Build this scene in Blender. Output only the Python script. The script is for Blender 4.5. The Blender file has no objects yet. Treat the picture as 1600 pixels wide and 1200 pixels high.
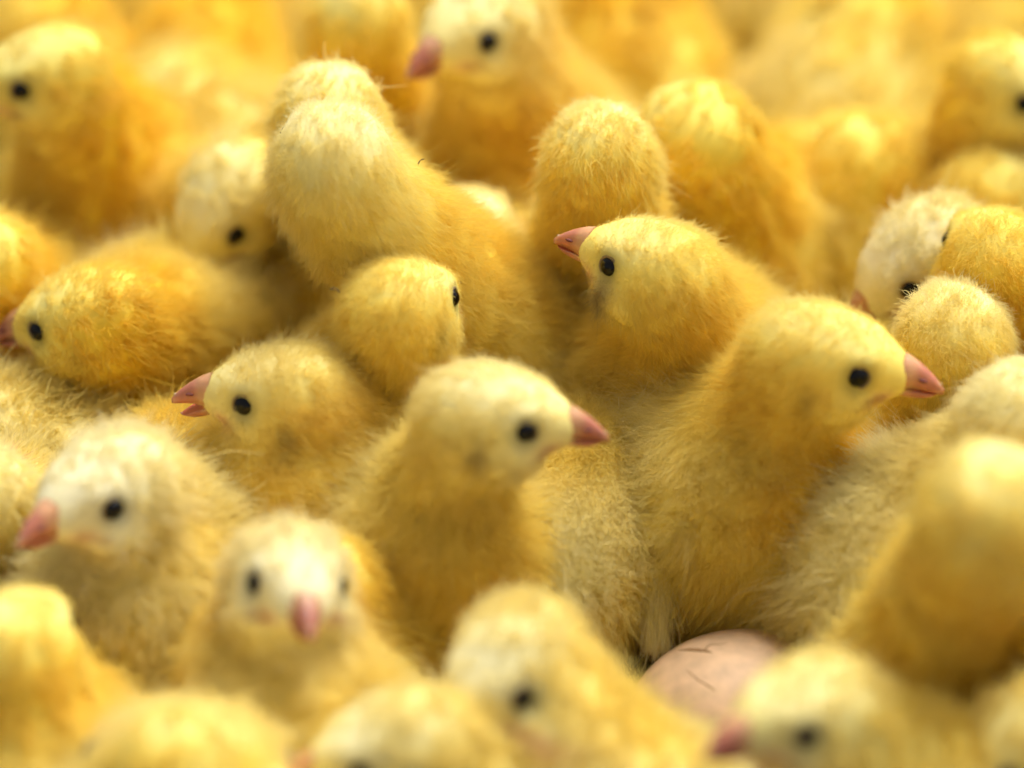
import bpy, math, random
import numpy as np
from mathutils import Vector, Matrix

# ------------------------------------------------------------------ camera, sky, sun, exposure
CM = 0.01                                   # all layout below is in centimetres, built in metres
scene = bpy.context.scene
PITCH = math.radians(30.0)
VIEW = np.array([0.0, math.cos(PITCH), -math.sin(PITCH)])
UPV = np.array([0.0, math.sin(PITCH), math.cos(PITCH)])
TGT = np.array([0.0, 4.8, 6.5])             # point on the optical axis (cm)
DIST = 75.0
CAM = TGT - VIEW * DIST
LENS, SENSOR = 150.0, 36.0

cam_data = bpy.data.cameras.new('camera')
cam_data.lens = LENS
cam_data.sensor_width = SENSOR
cam_data.clip_start = 0.02
cam_data.clip_end = 200.0
cam = bpy.data.objects.new('camera', cam_data)
scene.collection.objects.link(cam)
cam.location = Vector(CAM * CM)
cam.rotation_euler = (math.radians(90) - PITCH, 0, 0)
cam_data.dof.use_dof = True
cam_data.dof.focus_distance = (DIST - 0.9 + 0.6) * CM
cam_data.dof.aperture_fstop = 5.6
scene.camera = cam

SUN_EL, SUN_AZ = 62.0, 52.0                 # azimuth: 0 = +x (picture right), 90 = away from the camera
world = bpy.data.worlds.new('World')
scene.world = world
world.use_nodes = True
wn = world.node_tree
wn.nodes.clear()
w_out = wn.nodes.new('ShaderNodeOutputWorld')
w_bg = wn.nodes.new('ShaderNodeBackground')
w_sky = wn.nodes.new('ShaderNodeTexSky')
w_sky.sky_type = 'NISHITA'
w_sky.sun_disc = False
w_sky.sun_elevation = math.radians(SUN_EL)
w_sky.sun_rotation = math.radians(90.0 - SUN_AZ)
w_sky.dust_density = 4.0
w_hsv = wn.nodes.new('ShaderNodeHueSaturation')   # cloud cover greys the blue out of the sky
w_hsv.inputs['Saturation'].default_value = 0.12
w_bg.inputs['Strength'].default_value = 0.06
wn.links.new(w_sky.outputs[0], w_hsv.inputs['Color'])
wn.links.new(w_hsv.outputs[0], w_bg.inputs['Color'])
wn.links.new(w_bg.outputs[0], w_out.inputs['Surface'])

sun_data = bpy.data.lights.new('sun', 'SUN')
sun_data.energy = 2.0
sun_data.angle = math.radians(30.0)
sun_data.color = (1.0, 0.96, 0.90)
sun = bpy.data.objects.new('sun', sun_data)
scene.collection.objects.link(sun)
_el, _az = math.radians(SUN_EL), math.radians(SUN_AZ)
_dir = Vector((math.cos(_el) * math.cos(_az), math.cos(_el) * math.sin(_az), math.sin(_el)))
sun.rotation_euler = _dir.to_track_quat('Z', 'Y').to_euler()

scene.view_settings.view_transform = 'Standard'
scene.view_settings.look = 'None'
scene.view_settings.exposure = 0.95
scene.view_settings.gamma = 1.0
scene.render.engine = 'CYCLES'
cy = scene.cycles
cy.max_bounces = 7
cy.diffuse_bounces = 5
cy.transmission_bounces = 6
cy.glossy_bounces = 2
cy.use_denoising = True
cy.use_adaptive_sampling = True
cy.adaptive_threshold = 0.05
cy.caustics_reflective = False
cy.caustics_refractive = False

HAIR_DENSITY = 1.0

# ------------------------------------------------------------------ helpers
COL = scene.collection

def ray_at(px, py):
    s = SENSOR / LENS
    dx = (px - 800.0) / 1600.0 * s
    dy = (600.0 - py) / 1600.0 * s
    return VIEW + dx * np.array([1.0, 0, 0]) + dy * UPV

def at(px, py, z):
    """Point of the place seen at a photograph pixel, at height z above the floor (cm)."""
    d = ray_at(px, py)
    return CAM + d * ((z - CAM[2]) / d[2])

def link(o, parent=None):
    COL.objects.link(o)
    if parent is not None:
        o.parent = parent
    return o

def mesh_obj(name, verts, faces, mat, parent=None, smooth=True, colors=None):
    me = bpy.data.meshes.new(name)
    me.from_pydata([tuple(v) for v in (np.asarray(verts) * CM)], [], [tuple(int(i) for i in f) for f in faces])
    if smooth:
        me.polygons.foreach_set('use_smooth', [True] * len(me.polygons))
    me.materials.append(mat)
    if colors is not None:
        a = me.attributes.new('tone', 'FLOAT_COLOR', 'POINT')
        c4 = np.ones((len(verts), 4), np.float32)
        c4[:, :3] = colors
        a.data.foreach_set('color', c4.ravel())
    me.update()
    return link(bpy.data.objects.new(name, me), parent)

def thing(name, label, cat, loc, group=None):
    o = bpy.data.objects.new(name, None)
    o.empty_display_size = 0.01
    o.location = Vector(np.asarray(loc) * CM)
    o['label'] = label
    o['category'] = cat
    if group:
        o['group'] = group
    return link(o)

def new_mat(name):
    m = bpy.data.materials.new(name)
    m.use_nodes = True
    nt = m.node_tree
    nt.nodes.clear()
    out = nt.nodes.new('ShaderNodeOutputMaterial')
    return m, nt, out

def rot(axis, a):
    return np.array(Matrix.Rotation(a, 3, Vector(axis)))

def smoothstep(a, b, x):
    t = np.clip((x - a) / (b - a), 0, 1)
    return t * t * (3 - 2 * t)

def noise3(p, seed, freq):
    """Cheap smooth pseudo-noise in -1..1 from sums of sines."""
    r = np.random.RandomState(seed)
    v = np.zeros(len(p))
    for k in range(6):
        d = r.normal(size=3)
        d *= freq * (0.6 + 0.8 * r.rand()) / np.linalg.norm(d)
        v += np.sin(p @ d + r.rand() * 6.28)
    return v / 3.2

# ------------------------------------------------------------------ materials
def make_down_mat():
    m, nt, out = new_mat('chick_down')
    at_ = nt.nodes.new('ShaderNodeAttribute'); at_.attribute_name = 'tone'
    info = nt.nodes.new('ShaderNodeHairInfo')
    ramp = nt.nodes.new('ShaderNodeMapRange')
    ramp.inputs['To Min'].default_value = 1.0
    ramp.inputs['To Max'].default_value = 0.96
    nt.links.new(info.outputs['Intercept'], ramp.inputs['Value'])
    hs = nt.nodes.new('ShaderNodeHueSaturation')
    nt.links.new(at_.outputs['Color'], hs.inputs['Color'])
    nt.links.new(ramp.outputs[0], hs.inputs['Saturation'])
    d = nt.nodes.new('ShaderNodeBsdfDiffuse')
    t = nt.nodes.new('ShaderNodeBsdfTranslucent')
    mix = nt.nodes.new('ShaderNodeMixShader'); mix.inputs[0].default_value = 0.5
    nt.links.new(hs.outputs[0], d.inputs['Color'])
    nt.links.new(hs.outputs[0], t.inputs['Color'])
    nt.links.new(d.outputs[0], mix.inputs[1])
    nt.links.new(t.outputs[0], mix.inputs[2])
    nt.links.new(mix.outputs[0], out.inputs['Surface'])
    return m

def make_skin_mat():
    m, nt, out = new_mat('chick_skin')
    at_ = nt.nodes.new('ShaderNodeAttribute'); at_.attribute_name = 'tone'
    d = nt.nodes.new('ShaderNodeBsdfDiffuse')
    nt.links.new(at_.outputs['Color'], d.inputs['Color'])
    nt.links.new(d.outputs[0], out.inputs['Surface'])
    return m

def principled(name, color, rough=0.5, sss=0.0, sss_r=(1, .4, .2), scale=0.001, var=0.0, vscale=300.0, bump=0.0, coat=0.0, spec=0.5):
    m, nt, out = new_mat(name)
    b = nt.nodes.new('ShaderNodeBsdfPrincipled')
    b.inputs['Base Color'].default_value = (*color, 1)
    b.inputs['Roughness'].default_value = rough
    b.inputs['Specular IOR Level'].default_value = spec
    b.inputs['Coat Weight'].default_value = coat
    b.inputs['Subsurface Weight'].default_value = sss
    b.inputs['Subsurface Radius'].default_value = sss_r
    b.inputs['Subsurface Scale'].default_value = scale
    if var or bump:
        tc = nt.nodes.new('ShaderNodeTexCoord')
        nz = nt.nodes.new('ShaderNodeTexNoise')
        nz.inputs['Scale'].default_value = vscale
        nz.inputs['Detail'].default_value = 6
        nt.links.new(tc.outputs['Object'], nz.inputs['Vector'])
        if var:
            mr = nt.nodes.new('ShaderNodeMapRange')
            mr.inputs['From Min'].default_value = 0.3
            mr.inputs['From Max'].default_value = 0.7
            mr.inputs['To Min'].default_value = 1 - var
            mr.inputs['To Max'].default_value = 1 + var
            nt.links.new(nz.outputs['Fac'], mr.inputs['Value'])
            hs = nt.nodes.new('ShaderNodeHueSaturation')
            hs.inputs['Color'].default_value = (*color, 1)
            nt.links.new(mr.outputs[0], hs.inputs['Value'])
            nt.links.new(hs.outputs[0], b.inputs['Base Color'])
        if bump:
            bp = nt.nodes.new('ShaderNodeBump')
            bp.inputs['Strength'].default_value = bump
            bp.inputs['Distance'].default_value = 0.0005
            nt.links.new(nz.outputs['Fac'], bp.inputs['Height'])
            nt.links.new(bp.outputs[0], b.inputs['Normal'])
    nt.links.new(b.outputs[0], out.inputs['Surface'])
    return m

M_DOWN = make_down_mat()
M_SKIN = make_skin_mat()
M_EYE = principled('chick_eye', (0.003, 0.002, 0.002), rough=0.06, spec=0.3)
M_LID = principled('chick_eyelid', (0.26, 0.18, 0.08), rough=0.6)
def make_beak_mat():
    m, nt, out = new_mat('chick_beak')
    b = nt.nodes.new('ShaderNodeBsdfPrincipled')
    at_ = nt.nodes.new('ShaderNodeAttribute'); at_.attribute_name = 'tone'
    nz = nt.nodes.new('ShaderNodeTexNoise'); nz.inputs['Scale'].default_value = 700; nz.inputs['Detail'].default_value = 4
    tc = nt.nodes.new('ShaderNodeTexCoord'); nt.links.new(tc.outputs['Object'], nz.inputs['Vector'])
    mr = nt.nodes.new('ShaderNodeMapRange'); mr.inputs['To Min'].default_value = .75; mr.inputs['To Max'].default_value = 1.2
    nt.links.new(nz.outputs['Fac'], mr.inputs['Value'])
    hs = nt.nodes.new('ShaderNodeHueSaturation'); nt.links.new(at_.outputs['Color'], hs.inputs['Color'])
    nt.links.new(mr.outputs[0], hs.inputs['Value'])
    nt.links.new(hs.outputs[0], b.inputs['Base Color'])
    b.inputs['Roughness'].default_value = 0.42
    b.inputs['Subsurface Weight'].default_value = 0.35
    b.inputs['Subsurface Radius'].default_value = (1, .45, .3)
    b.inputs['Subsurface Scale'].default_value = 0.0012
    bp = nt.nodes.new('ShaderNodeBump'); bp.inputs['Strength'].default_value = 0.25; bp.inputs['Distance'].default_value = 0.0004
    nt.links.new(nz.outputs['Fac'], bp.inputs['Height']); nt.links.new(bp.outputs[0], b.inputs['Normal'])
    nt.links.new(b.outputs[0], out.inputs['Surface'])
    return m
M_BEAK = make_beak_mat()
M_TOOTH = principled('egg_tooth', (0.72, 0.52, 0.36), rough=0.5)
M_NOSTRIL = principled('nostril', (0.20, 0.05, 0.04), rough=0.7)
M_SHELL = principled('egg_shell', (0.70, 0.47, 0.28), rough=0.6, sss=0.0, sss_r=(1, .5, .3), scale=0.001, var=0.16, vscale=260, bump=0.2)
M_MEMBRANE = principled('egg_membrane', (0.30, 0.16, 0.06), rough=0.8)
M_FLOOR = principled('tray_floor', (0.16, 0.10, 0.06), rough=0.9, var=0.35, vscale=180, bump=0.6)
M_SHAVING = principled('wood_shaving', (0.42, 0.28, 0.14), rough=0.85, var=0.3, vscale=90)

# ------------------------------------------------------------------ floor and litter
bmv = [(-300, -300, 0), (300, -300, 0), (300, 300, 0), (-300, 300, 0)]
floor = mesh_obj('ground', bmv, [(0, 1, 2, 3)], M_FLOOR, smooth=False)
floor['kind'] = 'structure'
floor['label'] = 'dark brown litter covered floor under the chicks'

def build_litter():
    r = np.random.RandomState(5)
    n = 5000
    V, F = [], []
    for i in range(n):
        x, y = r.uniform(-22, 22), r.uniform(-18, 38)
        a = r.rand() * 6.28
        L, w = r.uniform(.3, 1.0), r.uniform(.08, .3)
        c, s = math.cos(a), math.sin(a)
        k = len(V)
        z0 = r.uniform(.03, .25)
        for (t, h) in ((-1, 0), (0, r.uniform(.02, .15)), (1, r.uniform(-.02, .05))):
            for q in (-1, 1):
                V.append((x + c * t * L / 2 - s * q * w / 2, y + s * t * L / 2 + c * q * w / 2, max(.02, z0 + h + q * .02)))
        F += [(k, k + 2, k + 3, k + 1), (k + 2, k + 4, k + 5, k + 3)]
    o = mesh_obj('litter', V, F, M_SHAVING)
    o['kind'] = 'stuff'
    o['label'] = 'loose brown wood shavings strewn over the floor'
    o['category'] = 'litter'
build_litter()

# ------------------------------------------------------------------ eggs
def build_egg(label, centre, yaw, tilt):
    half, wide = 2.30, 1.76
    nu, nv = 64, 96
    root = thing('egg', label, 'egg', (centre[0], centre[1], 0), 'brown eggs under the chicks')
    R = rot((0, 0, 1), math.radians(yaw)) @ rot((0, 1, 0), math.radians(tilt))
    u = np.linspace(0, math.pi, nu + 1)
    v = np.arange(nv) / nv * 2 * math.pi
    U, Vv = np.meshgrid(u, v, indexing='ij')
    X = np.cos(U)
    prof = np.sin(U) * (1 - 0.13 * X)                 # blunt end at -x, pointed at +x
    P = np.stack([half * X, wide * prof * np.cos(Vv), wide * prof * np.sin(Vv)], -1).reshape(-1, 3) @ R.T
    idx = np.arange((nu + 1) * nv).reshape(nu + 1, nv)
    q = np.stack([idx[:-1], idx[1:], np.roll(idx, -1, 1)[1:], np.roll(idx, -1, 1)[:-1]], -1).reshape(-1, 4)
    mesh_obj('shell', P + np.array([0, 0, centre[2]]), q, M_SHELL, root)
    def on_shell(px, py):
        """Point of the shell under a photograph pixel, in the egg's own coordinates, and its normal."""
        c = np.array(centre)
        d = ray_at(px, py); d = d / np.linalg.norm(d)
        o = (CAM - c) @ R; dd = d @ R
        t = np.linspace(DIST - 14, DIST + 14, 6000)
        pt = o + t[:, None] * dd
        x = pt[:, 0] / half
        f = np.hypot(pt[:, 1], pt[:, 2]) - wide * np.sqrt(np.clip(1 - x * x, 0, 1)) * (1 - .13 * x) + 9 * (np.abs(x) > 1)
        k = int(np.argmax(f < 0))
        h = pt[k] @ R.T
        return h + np.array([0, 0, centre[2]]), h / np.linalg.norm(h)
    return root, on_shell

def crack(root, on_shell, line):
    """A fissure in the shell: a thin recessed-looking sliver with its own lip; line = (px, py, width cm)."""
    pts = []
    for (x0, y0, w0), (x1, y1, w1) in zip(line[:-1], line[1:]):
        for k in range(6):
            t = k / 6
            pts.append((x0 + (x1 - x0) * t, y0 + (y1 - y0) * t, w0 + (w1 - w0) * t))
    pts.append(line[-1])
    V, F = [], []
    P = [on_shell(a, b) for (a, b, _) in pts]
    for i, (p, n) in enumerate(P):
        tan = P[min(i + 1, len(P) - 1)][0] - P[max(i - 1, 0)][0]
        side = np.cross(n, tan); side /= np.linalg.norm(side) + 1e-9
        w = pts[i][2] * 1.35
        V += [p + side * w + n * .004, p + n * .007, p - side * w + n * .004]
        if i:
            k = 3 * i
            F += [(k - 3, k, k + 1, k - 2), (k - 2, k + 1, k + 2, k - 1)]
    mesh_obj('crack', V, F, M_MEMBRANE, root)

egg, onsh = build_egg('cracked pinkish brown egg in front of the chick sitting upright', (4.05, 0.9, 1.85), 40, 8)
crack(egg, onsh, [(1060, 1016, .004), (1075, 1016, .030), (1090, 1017, .040), (1103, 1018, .030), (1113, 1020, .006)])
crack(egg, onsh, [(1099, 1018, .014), (1105, 1011, .012), (1112, 1007, .010), (1124, 1007, .009), (1136, 1005, .003)])
#crack(egg, onsh, [(1136, 1006, .003), (1144, 1018, .005), (1149, 1036, .004), (1157, 1050, .002)])
crack(egg, onsh, [(1072, 1046, .003), (1090, 1062, .008), (1110, 1074, .010), (1118, 1080, .004)])
build_egg('smooth brown egg mostly hidden behind the lowered chick head', (0.30, 1.7, 1.72), 75, 0)

# ------------------------------------------------------------------ chick surfaces
def ell(p, c, r, A):
    q = (p - c) @ A
    k0 = np.linalg.norm(q / r, axis=1)
    k1 = np.linalg.norm(q / (r * r), axis=1) + 1e-9
    return k0 * (k0 - 1.0) / k1

def cone(p, a, b, ra, rb):
    ab = b - a
    t = np.clip(((p - a) @ ab) / (ab @ ab), 0, 1)
    return np.linalg.norm(p - (a + t[:, None] * ab), axis=1) - (ra + (rb - ra) * t)

class Field:
    """Smooth union of soft primitives; each carries down length, lay direction and lift."""
    def __init__(self, k=0.16):
        self.items = []; self.k = k; self.carve = []
    def add(self, fn, flow, length, lift, tag):
        self.items.append((fn, np.asarray(flow, float), length, lift, tag))
    def parts(self, p):
        return np.stack([it[0](p) for it in self.items], 1)
    def __call__(self, p):
        d = self.parts(p)
        m = d.min(1, keepdims=True)
        v = (m - self.k * np.log(np.exp(-(d - m) / self.k).sum(1, keepdims=True)))[:, 0]
        for (c, r_) in self.carve:                      # soft hollows (eye sockets)
            g = r_ - np.linalg.norm(p - c, axis=1)
            kk = 0.05
            hh = np.clip(0.5 + 0.5 * (v - g) / kk, 0, 1)
            v = np.where(np.abs(v - g) < kk, g + (v - g) * hh + kk * hh * (1 - hh), np.maximum(v, g))
        return v
    def grad(self, p, e=0.03):
        g = np.zeros_like(p)
        for i in range(3):
            o = np.zeros(3); o[i] = e
            g[:, i] = self(p + o) - self(p - o)
        return g / (np.linalg.norm(g, axis=1, keepdims=True) + 1e-9)
    def weights(self, p, k=0.35):
        d = self.parts(p)
        d = d - d.min(1, keepdims=True)
        w = np.exp(-d / k)
        return w / w.sum(1, keepdims=True)

def surface_nets(f, lo, hi, h):
    n = np.ceil((hi - lo) / h).astype(int) + 1
    ax = [lo[i] + h * np.arange(n[i]) for i in range(3)]
    G = np.stack(np.meshgrid(*ax, indexing='ij'), -1).reshape(-1, 3)
    S = f(G).reshape(n)
    ins = S < 0
    cs = [ins[dx:n[0] - 1 + dx, dy:n[1] - 1 + dy, dz:n[2] - 1 + dz] for dx in (0, 1) for dy in (0, 1) for dz in (0, 1)]
    tot = sum(c.astype(np.int8) for c in cs)
    act = (tot > 0) & (tot < 8)
    ids = -np.ones(act.shape, int)
    ids[act] = np.arange(act.sum())
    ci = np.argwhere(act)
    P = lo + h * (ci + 0.5)
    for _ in range(4):
        d = f(P)
        P = P - f.grad(P) * np.clip(d, -h, h)[:, None]
    faces = []
    for a in range(3):
        b, c = (a + 1) % 3, (a + 2) % 3
        s0 = [slice(None)] * 3; s1 = [slice(None)] * 3
        s0[a] = slice(0, n[a] - 1); s1[a] = slice(1, n[a])
        ch = ins[tuple(s0)] != ins[tuple(s1)]
        e = np.argwhere(ch)
        e = e[(e[:, b] > 0) & (e[:, c] > 0) & (e[:, b] < n[b] - 1) & (e[:, c] < n[c] - 1)]
        if not len(e):
            continue
        def cell(db, dc):
            x = e.copy(); x[:, b] += db; x[:, c] += dc
            return ids[x[:, 0], x[:, 1], x[:, 2]]
        q = np.stack([cell(-1, -1), cell(0, -1), cell(0, 0), cell(-1, 0)], 1)
        flip = ~ins[tuple(e.T)]
        q[flip] = q[flip][:, ::-1]
        faces.append(q)
    return P, np.concatenate(faces)

# ------------------------------------------------------------------ down (hair strands)
def grow_down(name, P, Q, field_fn, N, parent, count, rad, per_tuft=9, npts=5, seed=0, spread=0.085, frizz=1.0):
    """P,Q mesh; N normals; field_fn(p) -> length, flow, lift, colour, keep(0..1)."""
    r = np.random.RandomState(seed)
    T = np.concatenate([Q[:, [0, 1, 2]], Q[:, [0, 2, 3]]])
    A = 0.5 * np.linalg.norm(np.cross(P[T[:, 1]] - P[T[:, 0]], P[T[:, 2]] - P[T[:, 0]]), axis=1)
    cum = np.cumsum(A); cum /= cum[-1]
    M = max(20, count // per_tuft)
    t = np.searchsorted(cum, r.rand(M))
    a, b = r.rand(M), r.rand(M)
    sw = a + b > 1; a[sw] = 1 - a[sw]; b[sw] = 1 - b[sw]
    tr = T[t]
    c0 = P[tr[:, 0]] + a[:, None] * (P[tr[:, 1]] - P[tr[:, 0]]) + b[:, None] * (P[tr[:, 2]] - P[tr[:, 0]])
    n0 = N[tr[:, 0]]
    K = per_tuft
    # strand roots scattered round their tuft
    n = np.repeat(n0, K, 0)
    off = r.normal(size=(M * K, 3)) * spread
    off -= n * (off * n).sum(1, keepdims=True)
    root = np.repeat(c0, K, 0) + off
    L, flow, lift, colr, keep, skirt = field_fn(root, n)
    ok = r.rand(len(root)) < keep
    # tuft-level direction jitter
    jit = np.repeat(r.normal(size=(M, 3)), K, 0) * 0.40 * frizz + r.normal(size=(M * K, 3)) * 0.24 * frizz
    swirl = np.stack([noise3(root, seed * 7 + i + 11, 2.6) for i in range(3)], 1) * 0.55 * np.clip(L / .3, .25, 1)[:, None]
    fl = flow - n * (flow * n).sum(1, keepdims=True)
    fl /= np.linalg.norm(fl, axis=1, keepdims=True) + 1e-6
    d = n * lift[:, None] + fl * (1 - lift)[:, None] + (jit + swirl) * np.clip(lift, .25, 1)[:, None]
    dn = (d * n).sum(1, keepdims=True)
    d += n * np.clip(0.16 - dn, 0, 1)
    d /= np.linalg.norm(d, axis=1, keepdims=True)
    L = L * np.exp(r.normal(size=len(L)) * 0.22) * np.repeat(np.exp(r.normal(size=M) * 0.14), K)
    stray = r.rand(len(L)) < 0.05
    L = np.where(stray, L * 1.6, L)
    # tips lean together with their tuft
    lean = -off * (0.5 * r.rand(len(L)) * np.clip(L / 0.4, .2, 1))[:, None]
    bend = fl * 0.30 - n * 0.10 + r.normal(size=(len(L), 3)) * 0.22 * frizz
    bend[:, 2] -= 0.12
    s = np.linspace(0, 1, npts)
    pts = np.zeros((len(L), npts, 3), np.float32)
    wob = r.normal(size=(len(L), npts, 3)) * 0.05 * frizz
    for i, si in enumerate(s):
        pts[:, i] = root - n * 0.03 + d * (L * si)[:, None] + bend * (L * si * si)[:, None] * 0.6 + lean * si * si + wob[:, i] * (L * si)[:, None]
    pts = pts[ok]
    colr = colr[ok]
    cnt = len(pts)
    hc = bpy.data.hair_curves.new(name)
    hc.add_curves([npts] * cnt)
    hc.attributes['position'].data.foreach_set('vector', (pts * CM).ravel())
    ra = hc.attributes.get('radius') or hc.attributes.new('radius', 'FLOAT', 'POINT')
    prof = (1 - 0.78 * s ** 1.5) * rad * CM
    rr = (prof[None, :] * np.exp(r.normal(size=(cnt, 1)) * .2)).astype(np.float32)
    ra.data.foreach_set('value', rr.ravel())
    ca = hc.attributes.new('tone', 'FLOAT_COLOR', 'CURVE')
    c4 = np.ones((cnt, 4), np.float32); c4[:, :3] = colr
    ca.data.foreach_set('color', c4.ravel())
    hc.materials.append(M_DOWN)
    return link(bpy.data.objects.new(name, hc), parent)

# ------------------------------------------------------------------ small parts
def uv_sphere(c, A, radii, nu=10, nv=16):
    V, F = [], []
    for i in range(nu + 1):
        th = math.pi * i / nu
        for j in range(nv):
            ph = 2 * math.pi * j / nv
            V.append((math.cos(th) * radii[0], math.sin(th) * math.cos(ph) * radii[1], math.sin(th) * math.sin(ph) * radii[2]))
    for i in range(nu):
        for j in range(nv):
            F.append((i * nv + j, i * nv + (j + 1) % nv, (i + 1) * nv + (j + 1) % nv, (i + 1) * nv + j))
    return np.array(V) @ A.T + c, F

def torus(c, A, R_, r_, n=24, m=8):
    V, F = [], []
    for i in range(n):
        a = 2 * math.pi * i / n
        for j in range(m):
            b = 2 * math.pi * j / m
            V.append((r_ * math.sin(b), (R_ + r_ * math.cos(b)) * math.cos(a), (R_ + r_ * math.cos(b)) * math.sin(a)))
    for i in range(n):
        for j in range(m):
            F.append((i * m + j, ((i + 1) % n) * m + j, ((i + 1) % n) * m + (j + 1) % m, i * m + (j + 1) % m))
    return np.array(V) @ A.T + c, F

def frame_from(nrm, up=(0, 0, 1)):
    x = nrm / np.linalg.norm(nrm)
    y = np.cross(up, x); y /= np.linalg.norm(y)
    return np.stack([x, y, np.cross(x, y)], 1)

def mandible(upper, L, w, h, n=14, m=20):
    """Half of a beak along +x, meeting line at z = 0; tip hooks down a little on the upper half."""
    V, F, C = [], [], []
    for i in range(n + 1):
        t = i / n
        x = L * t
        ww = w * ((1 - t ** 1.35) ** 0.8 if upper else (1 - t ** 2.2) ** .7) * (1 - 0.22 * math.sin(math.pi * t)) + 0.012
        if upper:
            top = h * (1 - t ** 1.5) + 0.03 * (1 - t ** 8)
            base = -0.085 * t ** 3 + 0.012 * math.sin(math.pi * t)
        else:
            top = -(h * (1 - t ** 3.0) + 0.025 * (1 - t ** 8))
            base = -0.03 * t ** 2
        for j in range(m):
            a = 2 * math.pi * j / m
            cy_, sz = math.cos(a), math.sin(a)
            y = ww * (abs(cy_) ** 0.9) * (1 if cy_ > 0 else -1)
            if sz >= 0:
                z = base + (top - base) * sz ** 0.85
            else:
                z = base + (0.03 if not upper else -0.02) * sz * (1 - t)
            if not upper:
                pass
            V.append((x, y, z))
            pink = np.array((0.54, 0.19, 0.13)); tipc = np.array((0.62, 0.31, 0.18)); basec = np.array((0.54, 0.20, 0.115))
            c = basec * (1 - t) + pink * t
            c = c + (np.array((0.80, 0.52, 0.24)) - c) * (.45 * (1 - smoothstep(.22, .48, t)))
            c = c * (1 - smoothstep(.75, 1.0, t)) + tipc * smoothstep(.75, 1.0, t)
            if not upper and sz < 0:
                c = np.array((0.60, 0.16, 0.08))
            C.append(c)
    for i in range(n):
        for j in range(m):
            q = (i * m + j, i * m + (j + 1) % m, (i + 1) * m + (j + 1) % m, (i + 1) * m + j)
            F.append(q if not upper else q[::-1])
    F.append(tuple(range(n * m, (n + 1) * m))); F.append(tuple(range(0, m))[::-1])
    return np.array(V), F, np.array(C)

# ------------------------------------------------------------------ the chick
YEL = np.array((0.94, 0.785, 0.21))
GOLD = np.array((0.93, 0.68, 0.075))
PALE = np.array((0.94, 0.87, 0.52))
WHITE = np.array((0.93, 0.89, 0.72))

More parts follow.
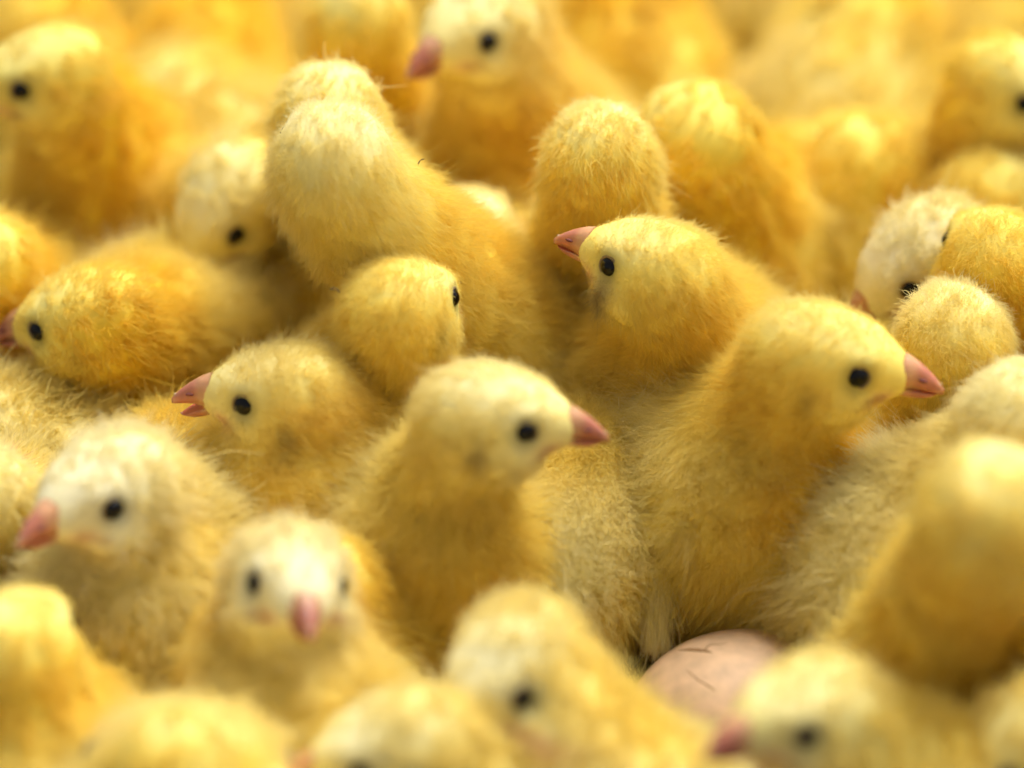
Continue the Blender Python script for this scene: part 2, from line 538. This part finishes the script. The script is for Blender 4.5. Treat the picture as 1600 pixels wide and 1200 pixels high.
def make_chick(i, label, head, body, hyaw, hpitch=0.0, hroll=0.0, byaw=None, bpitch=12.0, size=1.0, pale=0.4, white=0.0,
               fine=0.5, gape=4.0, ear_shade=0.0, streak=0.0, neck=1.0, fluff=1.0, wings=True, plump=1.10, nape=1.0):
    rs = np.random.RandomState(100 + i)
    H = at(*head)
    B = at(*body) if len(body) == 3 else at(body[0], body[1], 3.4)
    base = np.array([B[0], B[1], 0.0])
    H = H - base; B = B - base
    if byaw is None:
        byaw = math.degrees(math.atan2(H[1] - B[1], H[0] - B[0]))
    s = size
    # body frame
    Rb = rot((0, 0, 1), math.radians(byaw)) @ rot((0, 1, 0), math.radians(-bpitch))
    bf, bl, bu = Rb[:, 0], Rb[:, 1], Rb[:, 2]
    Rh = rot((0, 0, 1), math.radians(hyaw)) @ rot((0, 1, 0), math.radians(-hpitch)) @ rot((1, 0, 0), math.radians(hroll))
    hf, hl, hu = Rh[:, 0], Rh[:, 1], Rh[:, 2]
    hp = lambda x, y, z: H + (hf * x + hl * y + hu * z) * s
    bp = lambda x, y, z: B + (bf * x + bl * y + bu * z) * s
    F = Field(0.10)
    dn = np.array([0, 0, -1.0])
    body_flow = -bf * 0.9 + dn * 0.45
    BL = 0.48 * fluff
    F.add(lambda p: ell(p, bp(-.2, 0, 0), np.array([2.35, 1.85, 1.90]) * s * plump, Rb), body_flow, BL, .80, 'body')
    F.add(lambda p: ell(p, bp(.85, 0, .05), np.array([1.55, 1.62, 1.75]) * s * plump, Rb), body_flow * .4 + dn * .6, BL, .80, 'chest')
    F.add(lambda p: ell(p, bp(-1.95, 0, .35), np.array([.75, .6, .45]) * s, Rb), -bf, BL * 1.1, .70, 'tail')
    n0 = bp(.85, 0, .75)
    n1 = hp(-.32, 0, -.40)
    m0 = bp(-.55, 0, .75)
    m1 = hp(-.52, 0, -.12)
    nd = n0 - n1; nd = nd / (np.linalg.norm(nd) + 1e-6)
    F.add(lambda p: cone(p, n0, n1, 1.42 * s * neck, .86 * s * neck), nd * .9 + dn * .3, .34 * fluff, .76, 'neck')
    if nape > 0: F.add(lambda p: cone(p, m0, m1, 1.10 * s * neck * nape, .70 * s * neck * nape), (m0 - m1) / (np.linalg.norm(m0 - m1) + 1e-6), .34 * fluff, .74, 'neck')
    F.add(lambda p: ell(p, hp(-.22, 0, -.06), np.array([1.10, .93, .84]) * s, Rh), -hf * .9 + dn * .25, .18, .60, 'head')
    F.add(lambda p: ell(p, hp(.42, 0, -.10), np.array([.86, .66, .57]) * s, Rh), -hf, .10, .48, 'fore')
    F.add(lambda p: ell(p, hp(.94, 0, -.20), np.array([.44, .36, .33]) * s, Rh), -hf, .06, .35, 'muzzle')
    for sd in (-1, 1):
        F.add(lambda p, sd=sd: ell(p, hp(.18, sd * .50, -.48), np.array([.60, .43, .41]) * s, Rh), -hf * .8 - hu * .5, .17, .55, 'cheek')
        F.add(lambda p, sd=sd: ell(p, hp(.46, sd * .40, .24), np.array([.38, .24, .18]) * s, Rh), -hf, .10, .40, 'fore')
    lo = np.minimum(H - 1.9 * s, B - 3.1 * s); hi = np.maximum(H + 1.9 * s, B + 3.1 * s)
    lo[2] = max(lo[2], -0.6)
    h = 0.12 if fine > .3 else 0.17
    # eyes and beak positions from the surface
    def surf(o, d):
        d = d / np.linalg.norm(d)
        a, b = 0.0, 2.2 * s
        for _ in range(24):
            m = (a + b) / 2
            if F((o + d * m)[None])[0] < 0: a = m
            else: b = m
        return o + d * a
    eyes = []
    for sd in (-1, 1):
        e = surf(hp(.55, 0, .03), hl * sd + hu * .06)
        en = hl * sd * .93 + hf * .28 + hu * .12
        en = en / np.linalg.norm(en)
        eyes.append((e, en))
    bk = surf(hp(.5, 0, -.22), hf)
    bk = bk - hf * .24 * s
    F.carve = [(e + en * .17 * s, .25 * s) for (e, en) in eyes]
    P, Q = surface_nets(F, lo, hi, h)
    N = F.grad(P)
    # colouring
    seed_c = 900 + i
    def tone(p, w):
        W = {}
        for k, it in enumerate(F.items):
            W[it[4]] = W.get(it[4], 0) + w[:, k]
        loc = (p - H) @ Rh / s
        lb = (p - B) @ Rb / s
        nz = noise3(p, seed_c, 1.1) * .5 + noise3(p, seed_c + 50, 3.2) * .35
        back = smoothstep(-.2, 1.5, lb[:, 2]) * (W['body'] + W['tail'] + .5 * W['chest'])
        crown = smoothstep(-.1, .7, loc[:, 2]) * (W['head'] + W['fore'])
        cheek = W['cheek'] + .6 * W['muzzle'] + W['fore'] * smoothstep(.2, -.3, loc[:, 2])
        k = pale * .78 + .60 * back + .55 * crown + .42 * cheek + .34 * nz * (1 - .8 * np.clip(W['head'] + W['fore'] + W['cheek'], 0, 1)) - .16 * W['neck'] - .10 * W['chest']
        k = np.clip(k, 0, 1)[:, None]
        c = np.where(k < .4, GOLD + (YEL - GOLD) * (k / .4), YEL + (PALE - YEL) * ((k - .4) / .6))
        wv = np.clip(white * (W['head'] + W['fore'] + W['cheek'] + W['muzzle'] + .25 * W['neck']) * (1 + .25 * nz), 0, 1)[:, None]
        c = c + (WHITE - c) * wv
        # darker ring round the eye
        for (e, en) in eyes:
            de = np.linalg.norm(p - e, axis=1) / s
            c = c * (1 - .50 * np.exp(-(de / .29) ** 4))[:, None]
        # bare pinkish skin at the corners of the beak
        q = loc - np.array([.95, 0, -.34])
        g = np.exp(-(q[:, 0] / .17) ** 2 - (q[:, 2] / .12) ** 2)
        c = c + (np.array([.72, .42, .26]) - c) * (.75 * g)[:, None]
        g = np.exp(-((loc[:, 0] - .76) / .18) ** 2 - ((loc[:, 2] + .33 - .30 * (loc[:, 0] - .95)) / .035) ** 2)
        c = c + (np.array([.42, .24, .09]) - c) * (.55 * g)[:, None]
        # a little dust and dried litter caught in the down
        dz = noise3(p, seed_c + 77, 1.7) + .6 * noise3(p, seed_c + 78, 5.0)
        dm = smoothstep(.75, 1.5, dz) * (1 - crown) * .16
        c = c + (np.array([.50, .34, .13]) - c) * dm[:, None]
        if ear_shade > 0:  # brown ear spot, also painted in as shading along the cheek's back edge
            for sd in (-1, 1):
                q = loc - np.array([-.20, sd * .80, -.36])
                de = np.linalg.norm(q * np.array([1.7, .6, .75]), axis=1)
                g = ear_shade * np.exp(-(de / .22) ** 2) * (.75 + .25 * np.sin(p[:, 0] * 21) * np.sin(p[:, 2] * 17))
                c = c + (np.array([.20, .11, .05]) - c) * np.clip(g, 0, 1)[:, None]
        if streak > 0:
            q = loc - np.array([.42, 0, 0])
            g = streak * np.exp(-((q[:, 0] + .25 * q[:, 2]) / .20) ** 2) * smoothstep(.1, -.35, loc[:, 2]) * smoothstep(-2.2, -1.2, loc[:, 2])
            c = c + (np.array([.30, .22, .11]) - c) * np.clip(g, 0, 1)[:, None]
        return np.clip(c, 0.01, .95)
    def field_fn(p, n):
        w = F.weights(p)
        L = w @ np.array([it[2] for it in F.items]) * s
        lift = w @ np.array([it[3] for it in F.items])
        flow = w @ np.stack([it[1] for it in F.items])
        keep = np.ones(len(p))
        for (e, en) in eyes:
            v = p - e
            de = np.linalg.norm(v, axis=1) / s
            keep *= (de > .20)
            L = L * (0.35 + 0.65 * smoothstep(.2, .6, de))
            flow = flow + v / (de[:, None] * s + 1e-6) * (1.6 * np.exp(-(de / .4) ** 2))[:, None]
        db = np.linalg.norm(p - bk, axis=1) / s
        keep *= (db > .25)
        L = L * (0.28 + 0.72 * smoothstep(.25, .9, db))
        under = smoothstep(.1, 1.0, p[:, 2])
        L = np.maximum(L, .05)
        c = tone(p, w)
        return L, flow, lift, c * np.exp(rs.normal(size=(len(p), 1)) * .06), keep * (.25 + .75 * under), under
    root = thing('chick', label, 'chick', base, 'day-old chicks crowded together')
    w = F.weights(P)
    mesh_obj('body', P, Q, M_SKIN, root, colors=tone(P, w))
    count = int((9500 + 78000 * fine) * HAIR_DENSITY)
    rad = 0.0105 - 0.0075 * fine
    grow_down('down', P, Q, field_fn, N, root, count, rad, per_tuft=10, npts=5 if fine > .6 else 4, seed=i)
    # wings
    if wings:
        for sd in (-1, 1):
            wc = bp(-.25, sd * 1.86 * plump, .10)
            Rw = Rb @ rot((0, 0, 1), sd * math.radians(-8)) @ rot((0, 1, 0), math.radians(-16))
            WF = Field(.1)
            wflow = -Rw[:, 0] * .95 + dn * .25
            WF.add(lambda p: ell(p, wc, np.array([1.15, .24, .62]) * s, Rw), wflow, .36 * fluff, .26, 'wing')
            WF.add(lambda p: ell(p, wc - Rw[:, 0] * .85 * s - Rw[:, 2] * .12 * s, np.array([.75, .18, .34]) * s, Rw), wflow, .48 * fluff, .22, 'tip')
            wp, wq = surface_nets(WF, wc - 2.0 * s, wc + 2.0 * s, .16)
            wnrm = WF.grad(wp)
            def wtone(p):
                nz = noise3(p, seed_c + 9, 2.0)
                k = np.clip(pale * .9 + .38 + .22 * nz, 0, 1)[:, None]
                return np.where(k < .4, GOLD + (YEL - GOLD) * (k / .4), YEL + (PALE - YEL) * ((k - .4) / .6))
            def wfn(p, n):
                ww = WF.weights(p)
                return (ww @ np.array([it[2] for it in WF.items]) * s, np.repeat(wflow[None], len(p), 0), ww @ np.array([it[3] for it in WF.items]),
                        wtone(p) * np.exp(rs.normal(size=(len(p), 1)) * .06), np.ones(len(p)), None)
            wo = mesh_obj('wing', wp, wq, M_SKIN, root, colors=wtone(wp) * .9)
            grow_down('down', wp, wq, wfn, wnrm, wo, int(count * .11), rad, per_tuft=10, npts=4, seed=1000 + i * 3 + sd)
    # eyes
    for (e, en) in eyes:
        A = frame_from(en)
        v, f = uv_sphere(e - en * .105 * s, A, np.array([.165, .192, .180]) * s, 14, 24)
        eo = mesh_obj('eye', v, f, M_EYE, root)
        v, f = torus(e - en * .055 * s, A, .190 * s, .034 * s)
        mesh_obj('eyelid', v, f, M_LID, eo)
    # beak
    tint = rs.uniform(.88, 1.1)
    Bk = np.stack([hf, hl, hu], 1) @ rot((0, 1, 0), math.radians(7))
    v, f, c = mandible(True, .75, .32, .43)
    ub = mesh_obj('upper_beak', v * s @ Bk.T + bk - hu * .04 * s, f, M_BEAK, root, colors=c * tint)
    for sd in (-1, 1):
        nc = bk + (Bk @ np.array([.38, sd * .175, .13])) * s
        v, f = uv_sphere(nc, Bk, np.array([.075, .035, .03]) * s, 6, 8)
        mesh_obj('nostril', v, f, M_NOSTRIL, ub)
    tc_ = bk + (Bk @ np.array([.665, 0, .08])) * s - hu * .04 * s
    v, f = uv_sphere(tc_, Bk, np.array([.035, .02, .025]) * s, 6, 8)
    mesh_obj('egg_tooth', v, f, M_TOOTH, ub)
    Bl = Bk @ rot((0, 1, 0), math.radians(gape))
    v, f, c = mandible(False, .68, .265, .19)
    mesh_obj('lower_beak', v * s @ Bl.T + bk - hu * .055 * s, f, M_BEAK, root, colors=c * tint)
    return root

# label, head pixel + height, body pixel (+ height), head yaw, extras
CHICKS = [
 # --- back rows
 dict(label='farthest pale chick back at the top left corner', head=(-40, -120, 4.5), body=(-40, 20, 4.5), hyaw=120, pale=0.15, fine=0.1),
 dict(label='far pale chick back between the top left rumps', head=(310, -150, 4.5), body=(320, 10, 4.5), hyaw=60, pale=0.1, fine=0.1, size=1.0),
 dict(label='far amber chick back at the top edge left of the plump one', head=(700, -150, 4.5), body=(690, 0, 4.5), hyaw=120, pale=0.1, fine=0.1),
 dict(label='far yellow chick back at the top edge above the amber sided one', head=(1090, -170, 4.5), body=(1130, -30, 4.5), hyaw=60, pale=0.0, fine=0.1),
 dict(label='far pale chick back at the top edge before the right corner', head=(1400, -150, 4.5), body=(1480, -30, 4.5), hyaw=70, pale=0.2, fine=0.1),
 dict(label='farthest golden chick back in the top right corner', head=(1760, -150, 4.5), body=(1760, 10, 4.5), hyaw=110, pale=0.1, fine=0.1),
 dict(label='out of focus pale chick back filling the top corner above the left chick', head=(60, 0, 5.0), body=(90, 160, 4.5), hyaw=120, pale=0.35, fine=0.1, size=0.95, plump=1.0),
 dict(label='blurred amber and cream chick rump at the top edge', head=(370, -40, 4.8), body=(320, 175, 4.5), hyaw=100, pale=0.0, fine=0.1, size=0.95, plump=1.0),
 dict(label='blurred chick at the left edge looking out of the picture', head=(62, 112, 8.6), body=(190, 320, 4.5), hyaw=200, hpitch=-6, pale=0.2, white=0.0, fine=.1),
 dict(label='pale chick back right behind the chick looking out at the left edge', head=(230, 170, 5.2), body=(325, 265, 4.4), hyaw=170, pale=0.4, fine=0.1),
 dict(label='tall chick seen from behind cut by the top edge', head=(560, 10, 8.6), body=(580, 260, 4.2), hyaw=85, pale=.3, fine=.05, bpitch=30),
 dict(label='plump chick at the top with pink beak turned to the camera', head=(748, 40, 9.0), body=(835, 300, 4.6), hyaw=229, hpitch=2, pale=.28, white=.30, fine=.15, size=1.08, bpitch=25),
 dict(label='amber sided chick back at the top beside the plump one', head=(930, -40, 5.2), body=(985, 130, 4.6), hyaw=170, pale=0.0, fine=0.1, plump=1.0),
 dict(label='wide cream coloured chick back at the top', head=(1420, 10, 5.0), body=(1325, 170, 4.6), hyaw=30, pale=0.35, fine=0.1, size=1.1, plump=1.0),
 dict(label='pale chick back in the top corner above the yellow head', head=(1620, 0, 5.0), body=(1590, 110, 4.6), hyaw=30, pale=0.3, fine=0.1, plump=1.0),
 dict(label='yellow chick at the edge facing out with its eye cut off', head=(1585, 130, 8.0), body=(1525, 420), hyaw=330, hpitch=-10, pale=0.15, fine=.05),
 dict(label='small golden chick dome at the edge below the facing out head', head=(1560, 290, 6.3), body=(1610, 470), hyaw=40, pale=.15, fine=.1),
 dict(label='golden chick with ruffled nape and head bent away', head=(1330, 255, 6.0), body=(1385, 405, 3.8), hyaw=110, hpitch=-20, pale=.12, fine=.1, size=1.28),
 dict(label='golden round backed chick beside the pale upright one', head=(1085, 200, 8.3), body=(1150, 410, 4.2), hyaw=95, hpitch=-5, pale=.1, fine=.15, size=1.15, bpitch=30),
 dict(label='pale upright chick seen from behind like a column', head=(938, 228, 9.3), body=(945, 590), hyaw=92, pale=.45, fine=.45, bpitch=45, neck=1.05),
 dict(label='chick crown rising behind the tall necked chick', head=(515, 165, 9.6), body=(590, 470), hyaw=90, pale=.45, fine=.25, bpitch=40),
 dict(label='chick bending its face down with a dark eye', head=(352, 316, 6.8), body=(290, 400), hyaw=230, hpitch=-38, pale=.45, fine=.15),
 dict(label='rounded chick back at the left edge', head=(-70, 400, 7.0), body=(15, 510), hyaw=180, pale=.2, fine=.15),
 dict(label='pale fluff of a chick tucked between two upright ones', head=(730, 360, 6.2), body=(780, 480), hyaw=80, pale=.6, fine=.25),
 # --- middle rows
 dict(label='tallest chick with stretched neck seen from behind', head=(520, 235, 10.3), body=(800, 655, 3.9), hyaw=98, pale=0.75, fine=1.0, bpitch=48, size=1.08, neck=1.08),
 dict(label='small yellow lobe of a chick beside the stretched neck', head=(520, 440, 4.6), body=(440, 525, 3.6), hyaw=100, pale=.3, fine=.3, size=0.95),
 dict(label='golden chick with beak at the left edge and pale back', head=(130, 492, 6.6), body=(275, 575, 3.8), hyaw=160, hpitch=-14, pale=.22, fine=.5, ear_shade=.4, size=1.05, plump=1.15),
 dict(label='yellow chick low down between tall neck and left facing chick', head=(965, 520, 5.0), body=(895, 600, 3.8), hyaw=100, pale=.3, fine=.5),
 dict(label='chick facing left with raised beak and fluffy nape', head=(1020, 415, 8.5), body=(1080, 612, 5.0), hyaw=152, hpitch=12, pale=.4, fine=1.0, streak=.8, bpitch=45, ear_shade=.2),
 dict(label='whitish crown with lowered pink beak behind the column chick', head=(1430, 400, 7.0), body=(1490, 610), hyaw=205, hpitch=-32, pale=.7, white=0.45, fine=.4),
 dict(label='golden chick at the edge turning its eye to the left', head=(1555, 395, 8.0), body=(1590, 690), hyaw=104, pale=.15, fine=.9, bpitch=40),
 dict(label='pale chick seen from behind in front of the golden edge one', head=(1494, 508, 7.35), body=(1500, 780), hyaw=80, pale=0.7, fine=.8, bpitch=40),
 dict(label='small round chick head from behind in the middle', head=(632, 470, 8.2), body=(610, 660, 4.4), hyaw=57, hpitch=-5, pale=.2, fine=1.0, ear_shade=.5, size=.95, bpitch=30),
 dict(label='chick with its pink beak wide open', head=(442, 612, 7.0), body=(525, 785, 4.5), hyaw=172, hpitch=2, pale=.28, white=.2, fine=1.0, gape=22, ear_shade=1.0, bpitch=28, size=1.03),
 dict(label='yellow fluff of a chick below the golden left one', head=(230, 745, 4.2), body=(322, 855), hyaw=60, pale=.25, fine=.6, hpitch=-30),
 dict(label='pale fluff below the beak of the golden left chick', head=(0, 690, 4.5), body=(70, 790), hyaw=90, pale=.6, fine=.3),
 dict(label='chick sitting upright above the cracked egg', head=(1292, 555, 7.9), body=(1128, 790, 4.25), hyaw=352, hpitch=-4, pale=.25, fine=1.0, size=1.08, fluff=1.05, ear_shade=0.55, bpitch=30, plump=1.1, nape=0, neck=0.9),
 dict(label='pale chick body between the two chicks looking right', head=(950, 650, 4.4), body=(888, 845, 4.0), hyaw=100, pale=0.6, fine=.8, plump=1.0, size=0.9),
 dict(label='chick looking right with its beak over another back', head=(775, 645, 7.9), body=(648, 880, 4.2), hyaw=357, hpitch=-2, pale=.42, white=.15, fine=.8, ear_shade=0.7, bpitch=28, plump=1.06, nape=0, neck=0.84),
 # --- front rows
 dict(label='pale grey sided chick body behind the large blurred neck', head=(1600, 640, 7.2), body=(1450, 890, 4.0), hyaw=70, pale=.75, fine=.7, fluff=1.0, size=1.05),
 dict(label='large blurred chick seen from behind at the edge', head=(1545, 770, 9.4), body=(1480, 1080), hyaw=75, pale=0.4, fine=.3, bpitch=45, size=0.98),
 dict(label='sliver of a yellow chick at the lower right edge', head=(1690, 900, 7.0), body=(1680, 1080), hyaw=70, pale=.3, fine=.2),
 dict(label='white headed chick at the left looking down past its beak', head=(168, 762, 7.0), body=(235, 930, 4.0), hyaw=228, hpitch=6, pale=.6, white=0.5, fine=.5, size=1.06),
 dict(label='pale blurred fluff at the left edge behind the white headed chick', head=(-50, 760, 6.0), body=(-15, 880), hyaw=120, pale=.7, fine=.3),
 dict(label='smooth yellow rump beside the white faced chick', head=(490, 900, 5.4), body=(525, 1000), hyaw=130, pale=.2, fine=.3, size=.95),
 dict(label='white faced chick staring towards the camera', head=(455, 905, 6.6), body=(465, 1135, 3.8), hyaw=284, hpitch=14, pale=0.35, white=0.62, fine=.35, hroll=-10, plump=0.98),
 dict(label='blurred yellow chick from behind in the lower left corner', head=(30, 1000, 6.2), body=(50, 1250), hyaw=80, pale=.3, fine=.2),
 dict(label='chick at the bottom lowering its face before the eggs', head=(792, 1038, 6.1), body=(955, 1320), hyaw=232, hpitch=-14, pale=.6, white=.2, fine=.4),
 dict(label='blurred chick at the bottom edge with beak pointing left', head=(610, 1165, 5.6), body=(750, 1290), hyaw=188, hpitch=-8, pale=.65, fine=.2),
 dict(label='blurred yellow dome of a chick at the bottom edge', head=(290, 1200, 5.4), body=(300, 1400), hyaw=85, pale=.4, fine=.15, size=1.2, hpitch=-35),
 dict(label='blurred chick at the bottom beside the egg facing left', head=(1262, 1112, 6.7), body=(1460, 1330, 3.6), hyaw=212, hpitch=8, pale=.5, fine=.2),
 dict(label='yellow head cut by the lower right corner', head=(1590, 1160, 5.5), body=(1670, 1370), hyaw=200, hpitch=-14, pale=.4, fine=.15),
]
for i, c in enumerate(CHICKS):
    make_chick(i, **c)

# ------------------------------------------------------------------ flecks of chaff and loose down caught in the fluff
def surface_at(px, py):
    """Nearest chick surface seen through a photograph pixel (cm) and its normal."""
    d = ray_at(px, py); d = d / np.linalg.norm(d)
    best = None
    bpy.context.view_layer.update()
    dep = bpy.context.evaluated_depsgraph_get()
    hit, loc, nrm, _, ob, _ = scene.ray_cast(dep, Vector(CAM * CM), Vector(d))
    return np.array(loc) / CM, np.array(nrm)

M_CHAFF = principled('chaff', (0.10, 0.06, 0.025), rough=0.8)
M_CHAFF_Y = principled('chaff_yellow', (0.42, 0.30, 0.03), rough=0.8)
def fleck(label, px, py, size, ang, mat):
    p, n = surface_at(px, py)
    o = p + n * 0.36
    A = frame_from(-VIEW) @ rot((1, 0, 0), math.radians(ang))
    V, F = [], []
    k = 7
    for i in range(k + 1):
        t = i / k
        w = .22 * size * math.sin(math.pi * (.1 + .85 * t)) * (.7 + .3 * math.sin(t * 9))
        y = (t - .5) * size
        z = .22 * size * math.sin(t * 3.1)
        for (a, b) in ((-1, 0), (0, 1), (1, 0), (0, -1)):
            V.append((b * w * .4 + .12 * size * t, y, z + a * w * .5))
    for i in range(k):
        for j in range(4):
            F.append((i * 4 + j, i * 4 + (j + 1) % 4, (i + 1) * 4 + (j + 1) % 4, (i + 1) * 4 + j))
    F += [(0, 1, 2, 3), tuple(4 * k + q for q in (3, 2, 1, 0))]
    f = mesh_obj('chaff_fleck', np.array(V) @ A.T + o, F, mat)
    f['label'] = label; f['category'] = 'chaff'; f['group'] = 'flecks of chaff on the down'

fleck('brown chaff fleck on the back of the tallest chick', 632, 266, .16, 40, M_CHAFF)
fleck('dark chaff fleck between the tallest neck and the small round head', 548, 468, .20, -20, M_CHAFF)
fleck('tiny dark fleck beside the open beaked crown', 503, 522, .13, 60, M_CHAFF)
fleck('yellowish fleck on the back of the golden left chick', 130, 410, .13, 10, M_CHAFF_Y)

def loose_down(label, px, py, n, L, seed):
    p, nrm = surface_at(px, py)
    r = np.random.RandomState(seed)
    pts = np.zeros((n, 6, 3), np.float32)
    base = p + nrm * .15
    for i in range(n):
        d = np.array([1.0, 0, 0]) * r.uniform(-.2, 1) + UPV * r.uniform(-.5, .6) - VIEW * r.uniform(.1, .6)
        d = d / np.linalg.norm(d)
        c = r.normal(size=3) * .25
        l = L * r.uniform(.5, 1.2)
        for k in range(6):
            t = k / 5
            pts[i, k] = base + r.normal(size=3) * .01 + d * l * t + c * l * t * t
    hc = bpy.data.hair_curves.new('loose_down')
    hc.add_curves([6] * n)
    hc.attributes['position'].data.foreach_set('vector', (pts * CM).ravel())
    ra = hc.attributes.get('radius') or hc.attributes.new('radius', 'FLOAT', 'POINT')
    ra.data.foreach_set('value', np.tile((1 - .6 * np.linspace(0, 1, 6)) * .0075 * CM, n).astype(np.float32))
    ca = hc.attributes.new('tone', 'FLOAT_COLOR', 'CURVE')
    ca.data.foreach_set('color', np.tile(np.array([.93, .85, .55, 1], np.float32), n))
    hc.materials.append(M_DOWN)
    o = link(bpy.data.objects.new('loose_down', hc))
    o['label'] = label; o['category'] = 'feather'

loose_down('pale wisps of loose down behind the upright sitting chick', 985, 655, 26, .75, 4)
